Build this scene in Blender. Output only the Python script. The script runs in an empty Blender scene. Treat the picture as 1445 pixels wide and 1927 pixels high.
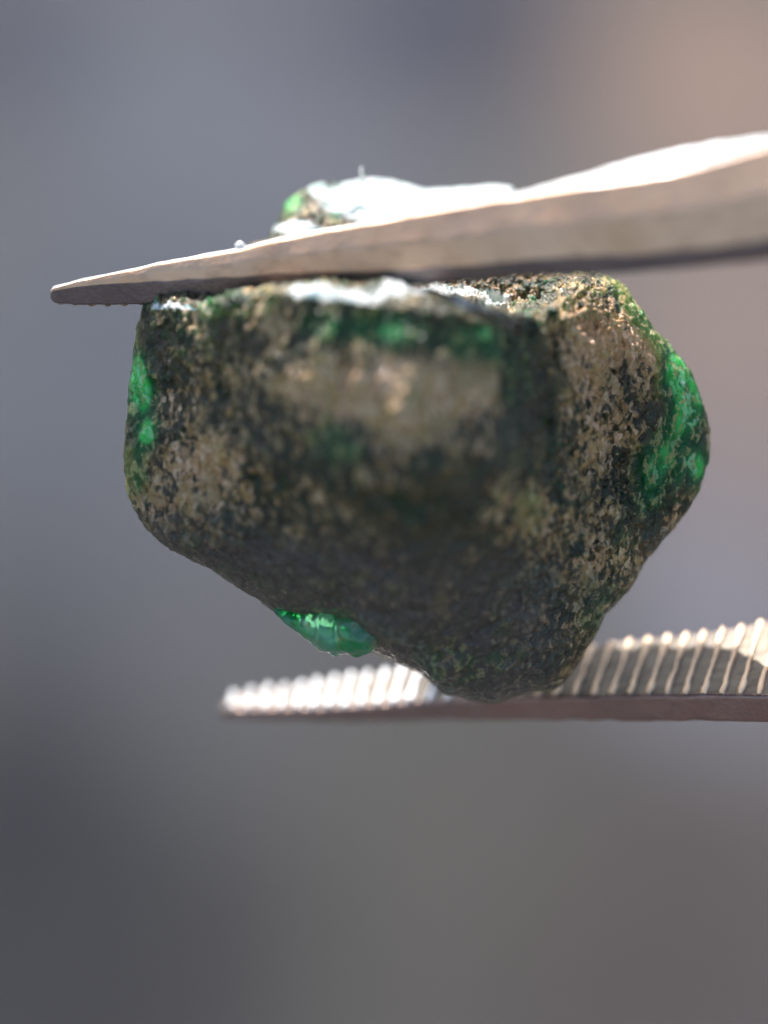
import bpy, math, random
import numpy as np
from mathutils import Vector, Matrix, Euler
random.seed(7); rng = np.random.default_rng(7)
S = bpy.context.scene
C = S.collection
# ---------------------------------------------------------------- camera, sky, sun, exposure
# 1 unit = 1 cm.  The close-up is held 60 cm over the ground; the camera looks 35 degrees down.
PITCH = math.radians(35); H = 60.0; D = 8.0
ROT = Euler((-PITCH, 0, 0)).to_matrix()
STAGE = Matrix.Translation((0, 0, H)) @ ROT.to_4x4()
cam = bpy.data.cameras.new('camera'); co = bpy.data.objects.new('camera', cam); C.objects.link(co)
co.matrix_world = STAGE @ Matrix.Translation((0, -D, 0)) @ Euler((math.pi/2, 0, 0)).to_matrix().to_4x4()
cam.sensor_fit = 'VERTICAL'; cam.sensor_height = 24; cam.lens = 24*D/1.927
cam.clip_start = 0.1; cam.clip_end = 30000
cam.dof.use_dof = True; cam.dof.focus_distance = D + 0.03
cam.dof.aperture_fstop = cam.lens*1e-3/0.46
S.camera = co
sun_stage = Vector((-0.24, 0.21, 0.93)).normalized()
sd = ROT @ sun_stage
elev = math.asin(sd.z); az = math.atan2(sd.x, sd.y)
sl = bpy.data.lights.new('sun', 'SUN'); so = bpy.data.objects.new('sun', sl); C.objects.link(so)
sl.energy = 5.0; sl.angle = math.radians(0.5); sl.color = (1.0, 0.965, 0.91)
so.location = (0, 0, 200); so.rotation_euler = sd.to_track_quat('Z', 'Y').to_euler()
W = bpy.data.worlds.new('World'); S.world = W; W.use_nodes = True
wn = W.node_tree; bg = wn.nodes['Background']
sky = wn.nodes.new('ShaderNodeTexSky'); sky.sky_type = 'NISHITA'; sky.sun_disc = False
sky.sun_elevation = elev; sky.sun_rotation = az; sky.dust_density = 1.2
wn.links.new(sky.outputs[0], bg.inputs[0]); bg.inputs[1].default_value = 0.12
S.view_settings.view_transform = 'Standard'; S.view_settings.look = 'None'
S.view_settings.exposure = 0.9; S.view_settings.gamma = 1

# ---------------------------------------------------------------- helpers
def P(px, py, y):
    s = (D+y)/D
    return ((px-722.5)/1000*s, y, (963.5-py)/1000*s)
def hash3(i, j, k, seed):
    h = (i*374761393 + j*668265263 + k*2147483647 + seed*1274126177) & 0xffffffff
    h = ((h ^ (h >> 13))*1274126177) & 0xffffffff
    h = ((h ^ (h >> 15))*2246822519) & 0xffffffff
    return ((h ^ (h >> 16)) & 0xffffff)/float(0xffffff)
def vnoise(p, f, seed=0):
    q = p*f + 1000.0; b = np.floor(q).astype(np.int64); t = q-b; t = t*t*t*(t*(t*6-15)+10)
    r = 0
    for di in (0, 1):
        for dj in (0, 1):
            for dk in (0, 1):
                w = (t[:, 0] if di else 1-t[:, 0])*(t[:, 1] if dj else 1-t[:, 1])*(t[:, 2] if dk else 1-t[:, 2])
                r = r + w*hash3(b[:, 0]+di, b[:, 1]+dj, b[:, 2]+dk, seed)
    return r*2-1
def fbm(p, f, o, seed=0, g=0.5):
    r = 0; a = 1
    for i in range(o):
        r = r + a*vnoise(p, f*2.03**i, seed+i*17); a *= g
    return r
def worley(p, f, seed=0):
    q = p*f + 1000.0; b = np.floor(q).astype(np.int64); best = np.full(len(p), 9.0)
    for di in (-1, 0, 1):
        for dj in (-1, 0, 1):
            for dk in (-1, 0, 1):
                c = b + np.array([di, dj, dk])
                o = np.stack([hash3(c[:, 0], c[:, 1], c[:, 2], seed+s) for s in (1, 2, 3)], 1)
                best = np.minimum(best, ((c+o-q)**2).sum(1))
    return np.sqrt(best)
def mesh_obj(name, verts, faces, mat, parent=None, smooth=True):
    me = bpy.data.meshes.new(name)
    me.from_pydata([tuple(v) for v in verts], [], faces); me.update()
    if mat: me.materials.append(mat)
    if smooth: me.polygons.foreach_set('use_smooth', [True]*len(me.polygons))
    o = bpy.data.objects.new(name, me); C.objects.link(o)
    if parent: o.parent = parent
    return o
def thing(name, label, cat):
    o = bpy.data.objects.new(name, None); C.objects.link(o)
    o.matrix_world = STAGE; o['label'] = label; o['category'] = cat; o.empty_display_size = .2
    return o
class NT:
    def __init__(s, name):
        s.m = bpy.data.materials.new(name); s.m.use_nodes = True; s.t = s.m.node_tree
        s.b = s.t.nodes['Principled BSDF']; s.out = s.t.nodes['Material Output']
    def n(s, typ, **kw):
        o = s.t.nodes.new('ShaderNode'+typ)
        for k, v in kw.items():
            if k in o.inputs: s.set(o.inputs[k], v)
            else: setattr(o, k, v)
        return o
    def set(s, inp, v):
        if isinstance(v, bpy.types.NodeSocket): s.t.links.new(v, inp)
        else: inp.default_value = v
    def obj(s, scale=(1, 1, 1), rot=(0, 0, 0)):
        tc = s.n('TexCoord'); mp = s.n('Mapping'); s.t.links.new(tc.outputs['Object'], mp.inputs[0])
        mp.inputs['Scale'].default_value = scale; mp.inputs['Rotation'].default_value = rot
        return mp.outputs[0]
    def noise(s, vec, scale, detail=3, rough=.55):
        return s.n('TexNoise', Vector=vec, Scale=scale, Detail=detail, Roughness=rough).outputs['Fac']
    def vor(s, vec, scale, feature='F1', out='Distance'):
        v = s.n('TexVoronoi', feature=feature); s.set(v.inputs['Vector'], vec); v.inputs['Scale'].default_value = scale
        return v.outputs[out]
    def ramp(s, f, a, b, c=0.0, d=1.0):
        m = s.n('MapRange', interpolation_type='SMOOTHSTEP'); s.set(m.inputs[0], f)
        for i, v in enumerate((a, b, c, d)): m.inputs[i+1].default_value = v
        return m.outputs[0]
    def math(s, op, a, b=0.0, c=0.0):
        m = s.n('Math', operation=op); s.set(m.inputs[0], a); s.set(m.inputs[1], b); s.set(m.inputs[2], c); return m.outputs[0]
    def mix(s, f, a, b, mode='MIX'):
        m = s.n('Mix', data_type='RGBA', blend_type=mode); s.set(m.inputs[0], f)
        for i, v in ((6, a), (7, b)):
            if not isinstance(v, bpy.types.NodeSocket): v = (*v, 1)
            s.set(m.inputs[i], v)
        return m.outputs[2]
    def bump(s, h, strength, dist, normal=None):
        b = s.n('Bump'); s.set(b.inputs['Height'], h); b.inputs['Strength'].default_value = strength; b.inputs['Distance'].default_value = dist
        if normal is not None: s.set(b.inputs['Normal'], normal)
        return b.outputs[0]

# ---------------------------------------------------------------- ground (structure): mottled soil and colour patches
def ground_hit(px, py):
    d = ROT @ Vector(((px-722.5)/1000, D, (963.5-py)/1000)); o = STAGE @ Vector((0, -D, 0))
    t = -o.z/d.z; return o + d*t
def ground_material():
    n = NT('ground_soil')
    tc = n.n('TexCoord'); 
    wob = n.n('TexNoise', Scale=0.12, Detail=3.0); n.t.links.new(tc.outputs['Object'], wob.inputs['Vector'])
    off = n.n('VectorMath', operation='SUBTRACT'); n.set(off.inputs[0], wob.outputs['Color']); off.inputs[1].default_value = (.5, .5, .5)
    sc = n.n('VectorMath', operation='SCALE'); n.set(sc.inputs[0], off.outputs[0]); sc.inputs['Scale'].default_value = 5.0
    ad = n.n('VectorMath', operation='ADD'); n.set(ad.inputs[0], tc.outputs['Object']); n.set(ad.inputs[1], sc.outputs[0])
    mp = n.n('Mapping'); n.set(mp.inputs[0], ad.outputs[0]); mp.inputs['Scale'].default_value = (1, math.sin(PITCH), 0)
    vec = mp.outputs[0]
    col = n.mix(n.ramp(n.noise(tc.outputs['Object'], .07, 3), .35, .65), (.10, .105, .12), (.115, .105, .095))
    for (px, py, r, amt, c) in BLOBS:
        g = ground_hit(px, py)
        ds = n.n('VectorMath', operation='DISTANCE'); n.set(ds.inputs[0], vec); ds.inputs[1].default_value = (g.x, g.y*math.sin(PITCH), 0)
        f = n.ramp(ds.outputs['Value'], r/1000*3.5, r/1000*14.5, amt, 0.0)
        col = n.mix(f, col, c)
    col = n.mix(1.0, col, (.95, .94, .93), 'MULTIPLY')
    grit = n.noise(tc.outputs['Object'], 2.5, 5, .7)
    col = n.mix(n.ramp(grit, .3, .7, 0, .5), col, (.06, .055, .05), 'OVERLAY')
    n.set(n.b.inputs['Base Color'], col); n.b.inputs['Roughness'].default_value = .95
    n.b.inputs['Specular IOR Level'].default_value = .2
    n.set(n.b.inputs['Normal'], n.bump(grit, .6, .4))
    return n.m
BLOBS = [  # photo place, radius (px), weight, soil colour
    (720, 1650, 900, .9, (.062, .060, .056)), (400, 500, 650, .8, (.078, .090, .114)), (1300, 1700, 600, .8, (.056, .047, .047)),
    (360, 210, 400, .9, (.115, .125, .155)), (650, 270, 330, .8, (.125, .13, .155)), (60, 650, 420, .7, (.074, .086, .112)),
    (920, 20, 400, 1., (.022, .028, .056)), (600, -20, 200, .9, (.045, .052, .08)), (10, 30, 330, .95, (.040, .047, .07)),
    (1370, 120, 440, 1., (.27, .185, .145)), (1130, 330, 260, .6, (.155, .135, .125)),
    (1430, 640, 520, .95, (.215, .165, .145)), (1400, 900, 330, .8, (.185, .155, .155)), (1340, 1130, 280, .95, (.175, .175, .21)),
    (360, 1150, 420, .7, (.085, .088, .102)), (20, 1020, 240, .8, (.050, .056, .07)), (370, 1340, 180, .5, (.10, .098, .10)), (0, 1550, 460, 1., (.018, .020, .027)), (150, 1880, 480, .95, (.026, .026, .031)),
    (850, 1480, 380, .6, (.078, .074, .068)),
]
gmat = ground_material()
def build_ground():
    n = 90; t = np.linspace(-1, 1, n); c = np.sign(t)*(np.abs(t)*60+np.abs(t)**7*9000)
    X, Y = np.meshgrid(c, c+80, indexing='ij'); p = np.stack([X.ravel(), Y.ravel(), np.zeros(n*n)], 1)
    p[:, 2] = fbm(p, .03, 2, 5)*.8-.8
    f = [(i*n+j, (i+1)*n+j, (i+1)*n+j+1, i*n+j+1) for i in range(n-1) for j in range(n-1)]
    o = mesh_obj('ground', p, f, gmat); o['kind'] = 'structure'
build_ground()

# ---------------------------------------------------------------- materials of the stone
def stone_material():
    n = NT('rough_stone'); v = n.obj()
    at = n.n('Attribute', attribute_name='pattern'); sep = n.n('SeparateColor'); n.set(sep.inputs[0], at.outputs['Color'])
    green, tan, dark = sep.outputs[0], sep.outputs[1], sep.outputs[2]
    sun_glare = n.n('Attribute', attribute_name='sun_glare').outputs['Fac']
    wb = n.n('TexNoise', Vector=v, Scale=40.0, Detail=2.0)
    of = n.n('VectorMath', operation='MULTIPLY_ADD'); n.set(of.inputs[0], wb.outputs['Color']); of.inputs[1].default_value = (.022,)*3; n.set(of.inputs[2], v)
    mp = n.n('Mapping'); n.set(mp.inputs[0], of.outputs[0]); mp.inputs['Scale'].default_value = (1, .7, .55); mp.inputs['Rotation'].default_value = (0, math.radians(28), 0)
    vs = mp.outputs[0]      # grain drawn out, leaning
    n1 = n.noise(v, 7, 4); n2 = n.noise(vs, 26, 4, .6); n3 = n.noise(vs, 80, 4, .65); n4 = n.noise(vs, 150, 2)
    cell = n.n('TexVoronoi'); n.set(cell.inputs['Vector'], vs); cell.inputs['Scale'].default_value = 125
    cs = n.n('SeparateColor'); n.set(cs.inputs[0], cell.outputs['Color']); cv = cs.outputs[0]
    base = n.mix(n.ramp(n2, .38, .60), (.027, .036, .020), (.125, .086, .040))
    base = n.mix(n.ramp(n1, .45, .60, 0, .5), base, (.075, .056, .038))
    base = n.mix(n.ramp(n3, .50, .60, 0, .7), base, (.035, .075, .022))
    spk = n.math('ADD', n.math('MULTIPLY', n3, .75), n.math('MULTIPLY', n2, .55))
    spk = n.math('ADD', spk, n.math('MULTIPLY', n.math('SUBTRACT', cv, .5), .24))
    f = n.ramp(n.math('ADD', spk, n.math('MULTIPLY', tan, .34)), .86, 1.03)
    tancol = n.mix(n.ramp(n2, .35, .65), (.62, .36, .19), (.54, .34, .13))
    tancol = n.mix(n.ramp(cs.outputs[1], .55, .8, 0, .8), tancol, (.88, .60, .38))
    tancol = n.mix(n.ramp(n1, .5, .6, 0, .5), tancol, (.34, .25, .11))
    base = n.mix(n.math('MULTIPLY', f, .9), base, tancol)  # tan grain, its bright specks also painting warm glints
    dk = n.mix(n.ramp(n3, .42, .62), (.088, .072, .062), (.150, .120, .100)); dk = n.mix(n.ramp(n2, .5, .62, 0, .7), dk, (.065, .080, .052))
    base = n.mix(n.math('MULTIPLY', dark, .82), base, dk)
    gcol = n.mix(n.ramp(n2, .4, .6), (.010, .17, .035), (.06, .50, .10))
    gcol = n.mix(n.ramp(green, .85, 1.3, .9, 0), gcol, (.007, .060, .022))
    gcol = n.mix(n.ramp(n.math('ADD', n3, n.math('MULTIPLY', cv, .1)), .57, .66, 0, .75), gcol, (.42, .38, .15))
    gcol = n.mix(n.ramp(n.math('MULTIPLY', cs.outputs[2], green), .85, 1.25, 0, .6), gcol, (.36, .75, .42))  # mint cells: highlights painted into the strongest green
    gn = n.math('ADD', n.math('MULTIPLY', n.math('SUBTRACT', n2, .5), 1.1), n.math('MULTIPLY', n.math('SUBTRACT', n3, .5), .9))
    gf = n.ramp(n.math('ADD', n.math('MINIMUM', green, 1.0), n.math('MULTIPLY', gn, .9)), .1, .85)
    ol = n.n('Attribute', attribute_name='olive').outputs['Fac']
    base = n.mix(n.ramp(n.math('ADD', ol, n.math('MULTIPLY', gn, .5)), .25, .9, 0, .85), base, n.mix(n.ramp(n3, .4, .6), (.14, .17, .03), (.38, .33, .10)))
    smk = n.n('Attribute', attribute_name='smoke').outputs['Fac']
    base = n.mix(n.ramp(n.math('ADD', smk, n.math('MULTIPLY', gn, .5)), .2, .9, 0, .8), base, n.mix(n.ramp(n3, .42, .6), (.066, .076, .052), (.18, .18, .135)))
    base = n.mix(gf, base, gcol)
    pf = n.ramp(n.math('ADD', sun_glare, n.math('MULTIPLY', gn, .95)), .3, .55)
    base = n.mix(pf, base, (.74, .78, .76))  # sun-blown white put into the base colour
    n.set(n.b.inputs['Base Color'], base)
    n.set(n.b.inputs['Roughness'], n.ramp(cs.outputs[0], .55, .9, .42, .10))
    n.b.inputs['IOR'].default_value = 1.5; n.b.inputs['Specular IOR Level'].default_value = .38
    n.b.inputs['Subsurface Radius'].default_value = (.15, 1.0, .4); n.b.inputs['Subsurface Scale'].default_value = .14
    n.set(n.b.inputs['Subsurface Weight'], n.math('MAXIMUM', n.math('MULTIPLY', gf, .95), n.math('MULTIPLY_ADD', ol, .6, .15)))
    bp = n.bump(n3, .9, .012); bp = n.bump(n.vor(vs, 75, 'SMOOTH_F1'), 1.0, .014, bp)
    bp.node.inputs['Strength'].default_value = 1; n.set(bp.node.inputs['Strength'], n.math('SUBTRACT', n.math('MULTIPLY_ADD', dark, -.65, 1.0), n.math('MULTIPLY', gf, .3)))
    n.set(n.b.inputs['Normal'], bp)
    return n.m
def crystal_material():
    n = NT('green_crystal'); v = n.obj(); n2 = n.noise(v, 14, 3); n3 = n.noise(v, 34, 3)
    c = n.mix(n.ramp(n2, .40, .60), (.02, .85, .16), (.30, 1.0, .50)); c = n.mix(n.ramp(n3, .58, .70, 0, .7), c, (.62, .60, .20))
    n.set(n.b.inputs['Base Color'], c); n.b.inputs['Roughness'].default_value = .10; n.b.inputs['IOR'].default_value = 1.5
    n.b.inputs['Transmission Weight'].default_value = .72
    n.b.inputs['Subsurface Weight'].default_value = 1; n.b.inputs['Subsurface Radius'].default_value = (.2, 1, .45); n.b.inputs['Subsurface Scale'].default_value = .2
    n.set(n.b.inputs['Normal'], n.bump(n.vor(v, 24, 'SMOOTH_F1'), .25, .015))
    return n.m
def metal_material(name, a, b, rough, metallic=1.0):
    n = NT(name); v = n.obj(); vs = n.obj((.35, 1, 1))
    n1 = n.noise(v, 5, 4); n2 = n.noise(vs, 45, 4, .6); n3 = n.noise(v, 130, 3)
    c = n.mix(n.ramp(n1, .35, .65), a, b)
    c = n.mix(n.ramp(n2, .5, .75, 0, .35), c, tuple(x*.45 for x in a))
    n.set(n.b.inputs['Base Color'], c); n.b.inputs['Metallic'].default_value = metallic
    n.set(n.b.inputs['Roughness'], n.ramp(n2, .3, .7, rough-.05, rough+.07))
    bp = n.bump(n2, .22, .005); n.set(n.b.inputs['Normal'], n.bump(n3, .3, .004, bp))
    return n.m
stone_m = stone_material(); crystal_m = crystal_material()
steel = metal_material('worn_steel', (.76, .46, .285), (.84, .53, .34), .46, .8)
edge_m = metal_material('shaded_edge_steel', (.26, .205, .20), (.31, .24, .23), .5)  # shade of the lower edge strip painted in as darker steel
top_m = metal_material('sunlit_top_steel', (.90, .90, .92), (.86, .86, .90), .30)  # near-white base paints the sun highlight along the arm top
face_m = metal_material('shaded_serrated_face', (.07, .055, .042), (.125, .095, .068), .45, .5)  # base darkened to paint the shade between the ridges
steel_low = metal_material('reddish_worn_steel', (.36, .25, .22), (.42, .27, .235), .45)
ridge_m = metal_material('shaded_ridge_steel', (.76, .57, .41), (.70, .50, .34), .30)  # ridges out of the sun: warm reflected tone painted into the base
ridge_w = metal_material('sunlit_ridge_steel', (.94, .94, .95), (.90, .91, .93), .40)  # same ridges near the tip, sun blow-out painted as white base

# ---------------------------------------------------------------- the stone
def make_stone():
    root = thing('rough_stone', 'rough dark mottled stone with green crystal edges gripped between the tweezer jaws', 'stone')
    OUT = [(275,560),(258,620),(248,680),(240,740),(235,800),(236,870),(240,930),(262,975),(300,1020),(345,1045),(400,1070),
      (440,1100),(480,1125),(515,1150),(560,1162),(620,1166),(665,1190),(692,1224),(740,1246),(790,1268),(830,1295),(880,1318),
      (930,1325),(985,1303),(1040,1300),(1065,1282),(1090,1245),(1115,1205),(1140,1155),(1180,1115),(1212,1070),(1250,1015),
      (1290,960),(1315,925),(1333,870),(1335,810),(1318,750),(1300,700),(1270,660),(1235,620),(1200,570),(1165,525),(1130,514),
      (1060,500),(985,440),(965,352),(930,347),(890,351),(850,353),(800,356),(760,345),(720,337),(690,335),(640,345),(600,345),(570,358),
      (540,380),(520,420),(505,452),(400,492),(300,525)]
    out = np.array([((a-722.5)/1000, (963.5-b)/1000) for a, b in OUT])
    cx, cz = (760-722.5)/1000, (963.5-850)/1000
    ang = np.unwrap(np.arctan2(out[:, 1]-cz, out[:, 0]-cx)); rad = np.hypot(out[:, 0]-cx, out[:, 1]-cz)
    if ang[-1] < ang[0]: ang = ang[::-1]; rad = rad[::-1]
    o = np.argsort(np.mod(ang, 2*np.pi)); am = np.mod(ang, 2*np.pi)[o]; rm = rad[o]
    NTH = 1500; th = np.arange(NTH)/NTH*2*np.pi
    R = np.interp(th, np.r_[am[-3:]-2*np.pi, am, am[:3]+2*np.pi], np.r_[rm[-3:], rm, rm[:3]])
    k = np.exp(-np.linspace(-2, 2, 9)**2); k /= k.sum()
    R = np.convolve(np.r_[R[-4:], R, R[:4]], k, 'valid')
    # rim depth round the outline (right = 0 rad, up = pi/2)
    tt = np.radians([0, 30, 48, 62, 90, 120, 150, 180, 210, 240, 270, 300, 330, 360]); rr = [.14, .10, .16, .38, .38, .32, .06, .02, .06, .12, .16, .16, .14, .14]
    rim = np.interp(th, tt, rr)
    NF, NB = 300, 60
    rho_f = np.linspace(0, 1, NF+1)[1:]**.85; rho_b = np.linspace(1, 0, NB+1)[1:-1]
    rows = []
    ctrl = [  # photo x, y -> wanted depth of the front surface
        (330,640,-.12),(330,850,-.12),(430,950,-.16),(520,620,-.30),(520,800,-.33),(700,640,-.405),(760,800,-.46),(760,950,-.44),(620,1050,-.30),
        (900,640,-.39),(900,800,-.44),(920,950,-.36),(800,1120,-.24),(850,1250,-.05),(930,1290,.04),(980,1180,-.06),(1040,1200,0),(1020,1000,-.16),(1010,700,-.22),
        (1080,600,-.10),(1150,640,-.04),(1120,800,-.06),(1190,760,-.01),(1200,900,.02),(1130,1050,.0),(1260,850,.04),(1280,760,.08),(440,1060,-.08),(520,1120,-.03),(680,1150,-.10),
        (280,750,.0),(280,920,.0)]
    ctrl = np.array(ctrl); cxz = np.stack([(ctrl[:, 0]-722.5)/1000, (963.5-ctrl[:, 1])/1000], 1)
    def front(x, z):
        d2 = (x[:, None]-cxz[None, :, 0])**2+(z[:, None]-cxz[None, :, 1])**2
        w = np.exp(-d2/(2*.10**2))+1e-9; return (w*ctrl[None, :, 2]).sum(1)/w.sum(1)
    lx = np.array([240, 300, 400, 500, 600, 700, 800, 900, 960, 1010, 1060, 1100, 1200]); ly = np.array([560, 582, 574, 566, 564, 568, 582, 604, 620, 612, 560, 520, 500])
    def ledge(x, z):      # 0 below the ledge, 1 behind it (the part that rises behind the upper jaw)
        zl = (963.5-np.interp(x*1000+722.5, lx, ly))/1000
        t = np.clip((z-zl)/.055, 0, 1); return t*t*(3-2*t)
    def upper(x, z): return .05+np.clip(z-.42, 0, 1)*1.35
    X = []; Y = []; Z = []
    for r in rho_f:
        x = cx+R*r*np.cos(th); z = cz+R*r*np.sin(th)
        l = ledge(x, z); f = front(x, z)*(1-l)+upper(x, z)*l
        g = (1-r**8)**.5
        X.append(x); Z.append(z); Y.append(rim+(f-rim)*g)
    for r in rho_b:
        X.append(cx+R*r*np.cos(th)); Z.append(cz+R*r*np.sin(th)); Y.append(rim+.32*(1-r**2.5)**.5)
    fc = front(np.array([cx]), np.array([cz]))[0]
    p = np.stack([np.r_[cx, np.concatenate(X), cx], np.r_[fc, np.concatenate(Y), rim.mean()+.32], np.r_[cz, np.concatenate(Z), cz]], 1)
    # perspective: outline points keep their place whatever their depth
    s = (D+p[:, 1])/D; p[:, 0] *= s; p[:, 2] *= s
    nr = NF+len(rho_b); faces = []
    for j in range(NTH): faces.append((0, 1+j, 1+(j+1) % NTH))
    for i in range(nr-1):
        a = 1+i*NTH
        for j in range(NTH):
            k2 = (j+1) % NTH; faces.append((a+j, a+NTH+j, a+NTH+k2, a+k2))
    last = len(p)-1; a = 1+(nr-1)*NTH
    for j in range(NTH): faces.append((a+j, last, a+(j+1) % NTH))
    # flip so that normals look outward
    faces = [f[::-1] for f in faces]
    # relief
    N = np.zeros_like(p); 
    me = bpy.data.meshes.new('tmp'); me.from_pydata(p.tolist(), [], faces); me.update()
    nn = np.zeros(len(p)*3); me.vertex_normals.foreach_get('vector', nn); N = nn.reshape(-1, 3); bpy.data.meshes.remove(me)
    if (N[:, 1]*(p[:, 1]-.1)).sum() < 0: N = -N; faces = [f[::-1] for f in faces]
    px = p[:, 0]/s*1000+722.5; py = 963.5-p[:, 2]/s*1000
    q = p+np.stack([fbm(p, 25, 2, 71), fbm(p, 25, 2, 72), fbm(p, 25, 2, 73)], 1)*.012
    ca, sa = math.cos(math.radians(28)), math.sin(math.radians(28)); q = np.stack([q[:, 0]*ca-q[:, 2]*sa, q[:, 1], (q[:, 0]*sa+q[:, 2]*ca)*.62], 1)
    big = fbm(p, 4.5, 3, 3)*.022; mid = fbm(q, 17, 3, 9)*.008
    gr = (.55-worley(q, 62, 4))*.009; gr2 = fbm(q, 120, 2, 31)*.0025
    rough = np.clip(.25+np.exp(-((px-1120)/140)**2)*1.0+np.exp(-((py-560)/60)**2)*.7+np.exp(-((px-350)/150)**2)*.4, .25, 1.3)
    rough *= np.where(py > 1000, np.clip(1-(py-1000)/300*.6, .3, 1), 1)
    # facet edge down the right side, hollow in the bottom
    fac = -.02*np.exp(-((px-1195-.15*(py-900))/30)**2)*np.clip((py-780)/80, 0, 1)*np.clip((1150-py)/80, 0, 1)
    ax, ay, bx_, by_ = 695, 1163, 842, 1300
    tt_ = np.clip(((px-ax)*(bx_-ax)+(py-ay)*(by_-ay))/((bx_-ax)**2+(by_-ay)**2), 0, 1)
    dl = np.hypot(px-ax-tt_*(bx_-ax)-14*np.sin(tt_*3.1), py-ay-tt_*(by_-ay)+14*np.sin(tt_*3.1)); rimline = np.exp(-(dl/15)**2)*(p[:, 1] < .2)
    rr_all = np.concatenate([[0], np.repeat(rho_f, NTH), np.repeat(rho_b, NTH), [0]])
    keep = 1-.80*np.clip((rr_all-.8)/.2, 0, 1)**2
    p = p+N*((big*.5*keep+mid*1.3*keep+(gr*1.5+gr2*1.3)*rough*(.35+.65*keep)+fac*keep+rimline*.009)[:, None])
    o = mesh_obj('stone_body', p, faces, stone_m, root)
    # colour regions: red = green crystal, green = tan grain and painted warm glints, blue = dark smooth skin
    def blob(bx, by, rx, ry, a=1, rot=0):
        c, s_ = math.cos(rot), math.sin(rot); dx, dy = px-bx, py-by
        return a*np.exp(-(((dx*c+dy*s_)/rx)**2+((-dx*s_+dy*c)/ry)**2))
    wob = fbm(p, 9, 3, 55)
    G = (blob(262, 760, 34, 110, .6)+blob(260, 735, 20, 36, 1.2)+blob(282, 815, 18, 26, 1.5)+blob(285, 560, 14, 25, .9)+blob(258, 680, 14, 35, .9)+blob(262,880,16,50,.6)
         +blob(732, 622, 40, 34, .55)+blob(700, 620, 110, 34, .75)+blob(900, 650, 100, 38, .8)+blob(905, 628, 24, 14, .6)+blob(590, 610, 50, 30, .6)+blob(970, 720, 40, 50, .5)+blob(640, 840, 60, 50, .55)+blob(960, 850, 40, 110, .3)
         +blob(1252, 860, 42, 62, 1.25, .25)+blob(1290, 760, 34, 60, 1.7)+blob(1268, 690, 24, 40, 1.3)+blob(1310, 880, 24, 36, 1.2)+blob(1228, 930, 20, 50, .8)+blob(1200, 980, 14, 60, .3)
         +blob(1110, 1180, 26, 60, .35)+blob(600, 1165, 90, 12, .4)+blob(900, 1240, 110, 40, .35)+blob(1215, 600, 22, 75, .5, -.6)+blob(400, 640, 90, 60, .25)+blob(1150, 1130, 40, 60, .35)+blob(548, 380, 24, 28, 1.5)+blob(632, 388, 14, 24, 1.4))
    G = G+wob*.12*(G > .08)
    T = (.52+blob(790, 780, 130, 80, 1.05)+blob(680, 710, 190, 50, .6)+blob(860, 700, 80, 40, .4)+blob(400, 900, 120, 90, .3)+blob(515, 610, 48, 50, .8)+blob(1120, 640, 110, 130, .6)+blob(1150, 800, 90, 150, .45)+blob(1120, 1000, 60, 130, .3)
         +blob(330, 900, 70, 70, .35)+blob(980, 960, 60, 70, .45)+blob(640, 770, 60, 30, .3)+blob(835, 1140, 16, 36, .8)+blob(480, 950, 110, 50, .2)+blob(1210, 640, 30, 90, .4, -.5)+blob(1290, 990, 30, 40, .6)
         -blob(860, 620, 130, 40, .5)-blob(630, 840, 60, 50, .6)-blob(310, 660, 35, 45, .6)-blob(840, 980, 90, 70, .4)-blob(1010, 760, 50, 130, .55))
    T = T+wob*.30
    t = np.clip((py-930-(px-600)*.12)/140, 0, 1)
    B = t*t*(3-2*t)*np.clip((1105-px)/110, 0, 1)
    B = np.clip(B+blob(640, 850, 70, 50, .5)+blob(960, 830, 50, 120, .3), 0, 1)
    col = np.stack([np.clip(G, 0, 1.7), np.clip(T, 0, 1.4)/1.0, B, np.ones(len(p))], 1)
    at = o.data.attributes.new('pattern', 'FLOAT_COLOR', 'POINT'); at.data.foreach_set('color', col.ravel())
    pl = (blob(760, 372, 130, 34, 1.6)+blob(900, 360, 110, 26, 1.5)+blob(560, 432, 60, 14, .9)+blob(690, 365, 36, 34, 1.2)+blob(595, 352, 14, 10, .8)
          +blob(800, 552, 90, 11, .85)+blob(880, 582, 60, 7, .6, .3)+blob(930, 562, 34, 20, .75)+blob(330, 578, 60, 6, .6)+blob(620, 560, 110, 8, .6))  # painted sun glare on the top and glints along the ledge
    pa = o.data.attributes.new('sun_glare', 'FLOAT', 'POINT'); pa.data.foreach_set('value', np.clip(pl, 0, 1.5))
    ov = blob(1215, 600, 26, 90, 1.1, -.6)+blob(1245, 700, 16, 60, .9)+blob(1325, 930, 22, 60, .9)+blob(255, 690, 18, 60, .9)+blob(262, 880, 22, 60, .7)+blob(430, 590, 90, 20, .5)+blob(1000, 960, 60, 60, .55)+blob(1170, 1010, 30, 70, .5)+.35*np.clip((rr_all-.93)/.07, 0, 1)  # olive at the rim paints translucent edge glow into the colour
    sm = rimline*1.0+blob(1140, 1140, 45, 60, .75)+blob(1020, 1100, 90, 70, .55)+blob(1235, 1010, 26, 90, .6)+blob(1010, 560, 50, 40, .6)+blob(880, 1290, 90, 20, .4)
    sa_ = o.data.attributes.new('smoke', 'FLOAT', 'POINT'); sa_.data.foreach_set('value', np.clip(sm, 0, 1.2))
    oa = o.data.attributes.new('olive', 'FLOAT', 'POINT'); oa.data.foreach_set('value', np.clip(ov, 0, 1))
    # crystal lump under the left of the body, and the glassy grey rim beside it
    lump(root, 'green_crystal', [((514,1148),.06,.008),((535,1160),.06,.014),((565,1172),.07,.024),((600,1184),.06,.040),((632,1190),.06,.047),((670,1188),.03,.045),((704,1184),.01,.042),((728,1190),.02,.026)], crystal_m, 'bright green glassy crystal lump', 5, .008)
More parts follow.
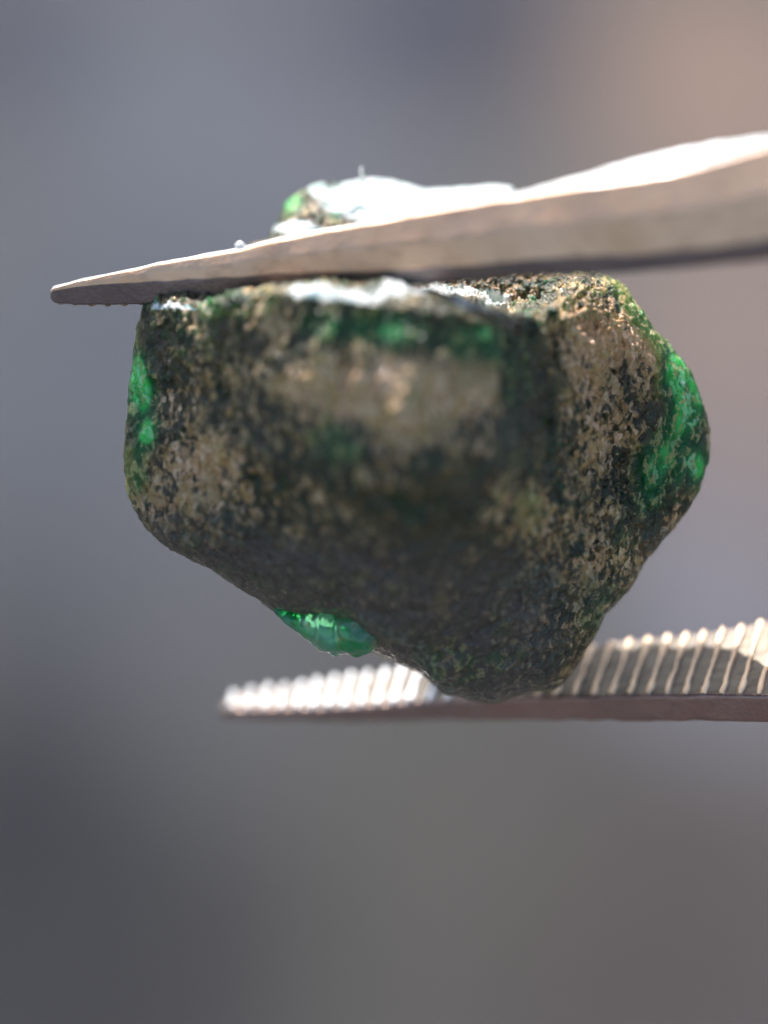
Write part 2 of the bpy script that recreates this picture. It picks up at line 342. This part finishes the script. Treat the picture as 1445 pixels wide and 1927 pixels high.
    return root
def lump(root, name, chain, mat, label, seed, amp=.014):
    # a swept knobbly body along a chain of (photo point, depth, radius)
    c = np.array([P(a[0], a[1], y) for a, y, r in chain]); r = np.array([x[2] for x in chain])
    n, m = 90, 64; t = np.linspace(0, 1, n); tc = np.linspace(0, 1, len(chain))
    ctr = np.stack([np.interp(t, tc, c[:, i]) for i in range(3)], 1); rr = np.interp(t, tc, r)*np.clip(np.sqrt(np.clip(1-(2*t-1)**12, 0, 1)), .02, 1)
    V = []
    for i in range(n):
        for j in range(m):
            a = 2*math.pi*j/m; V.append(ctr[i]+np.array([0, math.cos(a)*rr[i]*1.3, math.sin(a)*rr[i]]))
    V = np.array(V); d = V-np.repeat(ctr, m, 0); d /= np.linalg.norm(d, axis=1)[:, None]+1e-9
    V = V+d*((fbm(V, 20, 3, seed)*amp+(.5-worley(V, 22, seed))*amp*.8)[:, None])
    F = [(i*m+j, i*m+(j+1) % m, (i+1)*m+(j+1) % m, (i+1)*m+j) for i in range(n-1) for j in range(m)]
    F += [tuple(range(m))[::-1], tuple((n-1)*m+j for j in range(m))]
    o = mesh_obj(name, V, F, mat, root)
    if label: o['label'] = label
    return o
stone = make_stone()

# ---------------------------------------------------------------- the tweezers
def rounded(poly, rad, k=4):
    out = []; n = len(poly)      # six points per corner: a support point either side keeps the flats flat
    for i in range(n):
        a, b, c = poly[i-1], poly[i], poly[(i+1) % n]
        u = a-b; v = c-b; lu, lv = np.linalg.norm(u), np.linalg.norm(v); r = min(rad, lu*.28, lv*.28)
        s, e = b+u/lu*r, b+v/lv*r
        out.append(b+u/lu*r*1.6)
        for q in range(k):
            t = q/(k-1); out.append((1-t)**2*s+2*t*(1-t)*b+t*t*e)
        out.append(b+v/lv*r*1.6)
    return out
def loft(name, sections, mat, parent, amp=.0025, seed=1):
    m = len(sections[0]); n = len(sections); V = np.array([v for s in sections for v in s])
    V = V+np.stack([fbm(V, 30, 2, seed), fbm(V, 30, 2, seed+5), fbm(V, 30, 2, seed+9)], 1)*amp*np.array([0, 1, 1])
    F = [(i*m+j, i*m+(j+1) % m, (i+1)*m+(j+1) % m, (i+1)*m+j) for i in range(n-1) for j in range(m)]
    F += [tuple(range(m))[::-1], tuple((n-1)*m+j for j in range(m))]
    return mesh_obj(name, V, F, mat, parent)
UX = [96,100,112,150,200,250,300,400,450,520,600,700,800,900,1000,1100,1200,1300,1350,1400,1445,1600]
UT = [548,543,539,529,519,508,496,479,471,451,437,419,401,384,366,351,338,318,303,288,275,235]
UM = [552,547,545,540,536,533,530,525,522,516,514,511,505,500,488,484,480,470,465,458,450,425]
UB = [560,568,572,575,576,574,571,563,557,549,545,541,536,530,522,518,512,505,500,495,490,470]
UW = [546,539,535,525,515,504,492,474,466,446,431,413,394,376,352,324,295,273,264,258,252,215]
def yu(px): return .06-(px-100)/1345*.60
def upper_section(px):
    if px <= 1600:
        t, m, b, w = (np.interp(px, UX, a) for a in (UT, UM, UB, UW))
        y = yu(px)
    wd = np.interp(px, [96, 112, 200, 600, 1000, 1445, 1700], [.02, .04, .06, .12, .17, .26, .30])
    M = np.array(P(px, m, y)); T = np.array(P(px, t, y+.02*(m-t)/1000)); B = np.array(P(px, b, y+.45*(b-m)/1000*1.2))
    Wb = np.array(P(px, w, T[1]+wd*.75)); Bb = B+np.array([0, wd*.9, min(wd*.42, (Wb[2]-B[2])*.6)])
    Md = np.array(P(px, t*.5+m*.5, y-.075*(m-t)/1000))
    return rounded([B, M, Md, T, Wb, Bb], .0045)
LX = [418,424,435,450,500,560,600,650,700,760,800,1000,1100,1200,1300,1400,1445,1600]
LK = [1328,1320,1314,1309,1299,1291,1285,1276,1269,1261,1256,1233,1217,1203,1193,1178,1168,1140]
LF = [1334,1334,1334,1335,1335,1334,1333,1331,1328,1323,1319,1313,1311,1309,1309,1309,1309,1309]
LG = [1338,1344,1347,1350,1354,1356,1358,1359,1359,1358,1357,1356,1356,1357,1358,1360,1362,1368]
def yl(px): return .64-(px-420)/1025*.62
def lower_frame(px):
    k, f, g = (np.interp(px, LX, a) for a in (LK, LF, LG)); y = yl(px)
    F = np.array(P(px, f, y)); dz = (f-k)/1000; K = np.array(P(px, k, y+dz*1.7+.01)); G = np.array(P(px, g, y+.5*(g-f)/1000))
    return F, K, G
def lower_section(px):
    F, K, G = lower_frame(px); t = .02+(F[2]-G[2]); Gb = K+np.array([0, .3*t, -t*1.05])
    return rounded([G, F, K, Gb], .006)
def ridge_meshes(mat):
    ms = []
    for s in range(5):     # a worn, uneven bar: x across, y along (0..1), z out of the face
        V = []; nl, na = 15, 9
        for i in range(nl):
            t = i/(nl-1); w = .42*(1+.38*math.cos(2*math.pi*t))*(1+random.uniform(-.18, .18)); h = .95+random.uniform(-.15, .12); dx = random.uniform(-.09, .09)
            if i in (0, nl-1): w *= .75; h *= .8
            for j in range(na):
                a = math.pi*j/(na-1); V.append((dx+w*math.cos(a)*.9, t, h*math.sin(a)-.12))
        F = [(i*na+j, i*na+j+1, (i+1)*na+j+1, (i+1)*na+j) for i in range(nl-1) for j in range(na-1)]
        F += [tuple(range(na))[::-1], tuple((nl-1)*na+j for j in range(na))]
        me = bpy.data.meshes.new('ridge'); me.from_pydata(V, [], [f[::-1] for f in F]); me.update(); me.materials.append(mat)
        me.polygons.foreach_set('use_smooth', [True]*len(me.polygons)); ms.append(me)
    return ms
RM = ridge_meshes(ridge_m)+ridge_meshes(ridge_w)
def place_ridge(parent, A, B, nrm, w, h, i):
    # A front end, B back end of the ridge, nrm out of the face
    yv = Vector(B)-Vector(A); zv = Vector(nrm).normalized(); xv = yv.cross(zv).normalized(); zv = xv.cross(yv).normalized()
    M = Matrix((xv*w, yv, zv*h)).transposed().to_4x4(); M.translation = Vector(A)
    o = bpy.data.objects.new('ridge', RM[i]); C.objects.link(o); o.parent = parent; o.matrix_local = M
    return o
def extend(sec, steps, end, grow):
    # carry the arm on to the joint of the tweezers, out of the picture
    out = []; base = np.array(sec); c0 = base.mean(0)
    for i in range(1, steps+1):
        t = i/steps; h = [t, 0, 0]
        c = c0*(1-t)+np.array(end)*t+np.array([0, 0, grow*math.sin(math.pi*t)])
        sc = 1+.6*math.sin(math.pi*t*.5); out.append([v for v in (c+(base-c0)*np.array([1, sc, 1-.35*t]))])
    return out
def make_tweezers():
    root = thing('tweezers', 'brownish steel fine tipped tweezers with serrated jaws holding the rough stone', 'tweezers')
    end = (9.0, -4.2, 1.5)
    xs = [96, 98, 101, 105, 110, 118, 130]+list(range(145, 1601, 14))
    sec = [upper_section(x) for x in xs]; m = len(sec[0]); sec += extend(sec[-1], 60, (end[0], end[1], end[2]+.1), .45)
    up = loft('upper_arm', sec, steel, root, .0015, 3)
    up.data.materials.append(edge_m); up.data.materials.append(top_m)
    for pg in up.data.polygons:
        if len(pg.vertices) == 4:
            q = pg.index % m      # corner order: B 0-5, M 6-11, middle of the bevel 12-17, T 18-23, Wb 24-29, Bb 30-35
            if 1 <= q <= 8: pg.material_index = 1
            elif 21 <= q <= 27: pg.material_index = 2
    xs = [418, 421, 425, 430, 438, 450]+list(range(464, 1601, 14))
    sec = [lower_section(x) for x in xs]; sec += extend(sec[-1], 60, (end[0], end[1], end[2]-.1), -.9)
    lo = loft('lower_arm', sec, steel_low, root, .002, 8)
    lo.data.materials.append(face_m)
    m = len(sec[0])
    for pg in lo.data.polygons:
        if len(pg.vertices) == 4 and (pg.index % m) in (10, 11, 12): pg.material_index = 1
    lo['label'] = 'reddish lower arm with serrated inner face'
    # serration of the lower jaw
    x = 436; i = 0
    while x < 1590:
        sh = np.interp(x, [430, 700, 1050, 1500], [6, 16, 36, 40]); F, K, _ = lower_frame(x); _, K2, _ = lower_frame(x+sh)
        n = np.cross(K-F, np.array([1, 0, 0])); n = n if n[2] > 0 else -n
        pitch = .030 if x < 750 else .0345
        place_ridge(lo, F+np.array([0, .004, 0]), K2, n, pitch*(.60 if x < 800 else .47), .018 if x < 800 else .009, i % 5+(5 if x < 850 else 0))
        x += pitch*1000+random.uniform(-1.5, 1.5); i += 1
    # serration of the upper jaw, seen end on along its lower edge
    x = 112; i = 0
    while x < 1130:
        m, b = (np.interp(x, UX, a) for a in (UM, UB)); wd = np.interp(x, [96, 112, 200, 600, 1000, 1445, 1700], [.02, .04, .06, .12, .17, .26, .30])
        s = np.array(upper_section(x)); B = np.array(P(x, b, yu(x)+.45*(b-m)/1000*1.2)); w = np.interp(x, UX, UW); t = np.interp(x, UX, UT)
        Bb = B+np.array([.02, wd*.9, min(wd*.42, ((963.5-w)/1000-B[2])*.6)])
        place_ridge(up, B+np.array([0, .001 if x < 290 else .02, .004]), Bb, (0, .45, -.87), .0165, .008, i % 5)
        x += 30+random.uniform(-1.5, 1.5); i += 1
    # joint where the two arms meet
    V = []; F = []
    secs = []
    for k in range(8):
        t = k/7; c = np.array(end)+np.array([-.6+2.6*t, (-.6+2.6*t)*-.45, 0]); hw = .30*(1-.25*t**3); hh = .15*(1-.3*t**4)
        secs.append(rounded([c+np.array([0, -hw, -hh]), c+np.array([0, -hw, hh]), c+np.array([0, hw, hh]), c+np.array([0, hw, -hh])], .05))
    loft('joint', secs, steel, root, .002, 5)
    return root
tweezers = make_tweezers()

# ---------------------------------------------------------------- lint and grain
def plain(name, col, rough):
    n = NT(name); v = n.obj(); c = n.mix(n.noise(v, 80), col, tuple(a*.7 for a in col)); n.set(n.b.inputs['Base Color'], c); n.b.inputs['Roughness'].default_value = rough; n.b.inputs['Subsurface Weight'].default_value = 1; n.b.inputs['Subsurface Radius'].default_value = (1, 1, 1); n.b.inputs['Subsurface Scale'].default_value = .02; n.b.inputs['Transmission Weight'].default_value = .3; return n.m
def fibre():
    pts = [(683, 345, .27), (684, 336, .265), (681, 328, .26), (679, 321, .26), (681, 313, .255)]; c = [np.array(P(*p)) for p in pts]
    r = [.0045, .004, .003, .002, .001]; V = []
    for i, p in enumerate(c):
        for j in range(6): a = j*math.pi/3; V.append(p+np.array([math.cos(a)*r[i], math.sin(a)*r[i], 0]))
    F = [(i*6+j, i*6+(j+1) % 6, (i+1)*6+(j+1) % 6, (i+1)*6+j) for i in range(4) for j in range(6)]+[(0, 5, 4, 3, 2, 1), (24, 25, 26, 27, 28, 29)]
    o = mesh_obj('lint_fibre', V, F, plain('white_lint', (.8, .8, .8), .7)); o.matrix_world = STAGE
    o['label'] = 'tiny white fibre standing up from the sunlit top of the stone'; o['category'] = 'lint'
fibre()
def grain():
    c = np.array(P(452, 462, yu(452)+.02)); V = []; F = []
    n, m = 7, 10
    for i in range(n+1):
        for j in range(m):
            a = math.pi*i/n; b = 2*math.pi*j/m; V.append(c+np.array([math.sin(a)*math.cos(b)*.010, math.sin(a)*math.sin(b)*.008, math.cos(a)*.008])*(1+random.uniform(-.12, .12)))
    F = [(i*m+j, (i+1)*m+j, (i+1)*m+(j+1) % m, i*m+(j+1) % m) for i in range(n) for j in range(m)]
    o = mesh_obj('grain', V, F, plain('white_grit', (.85, .85, .82), .3)); o.matrix_world = STAGE
    o['label'] = 'tiny white grain sitting on the top edge of the upper tweezer arm'; o['category'] = 'grain'
grain()
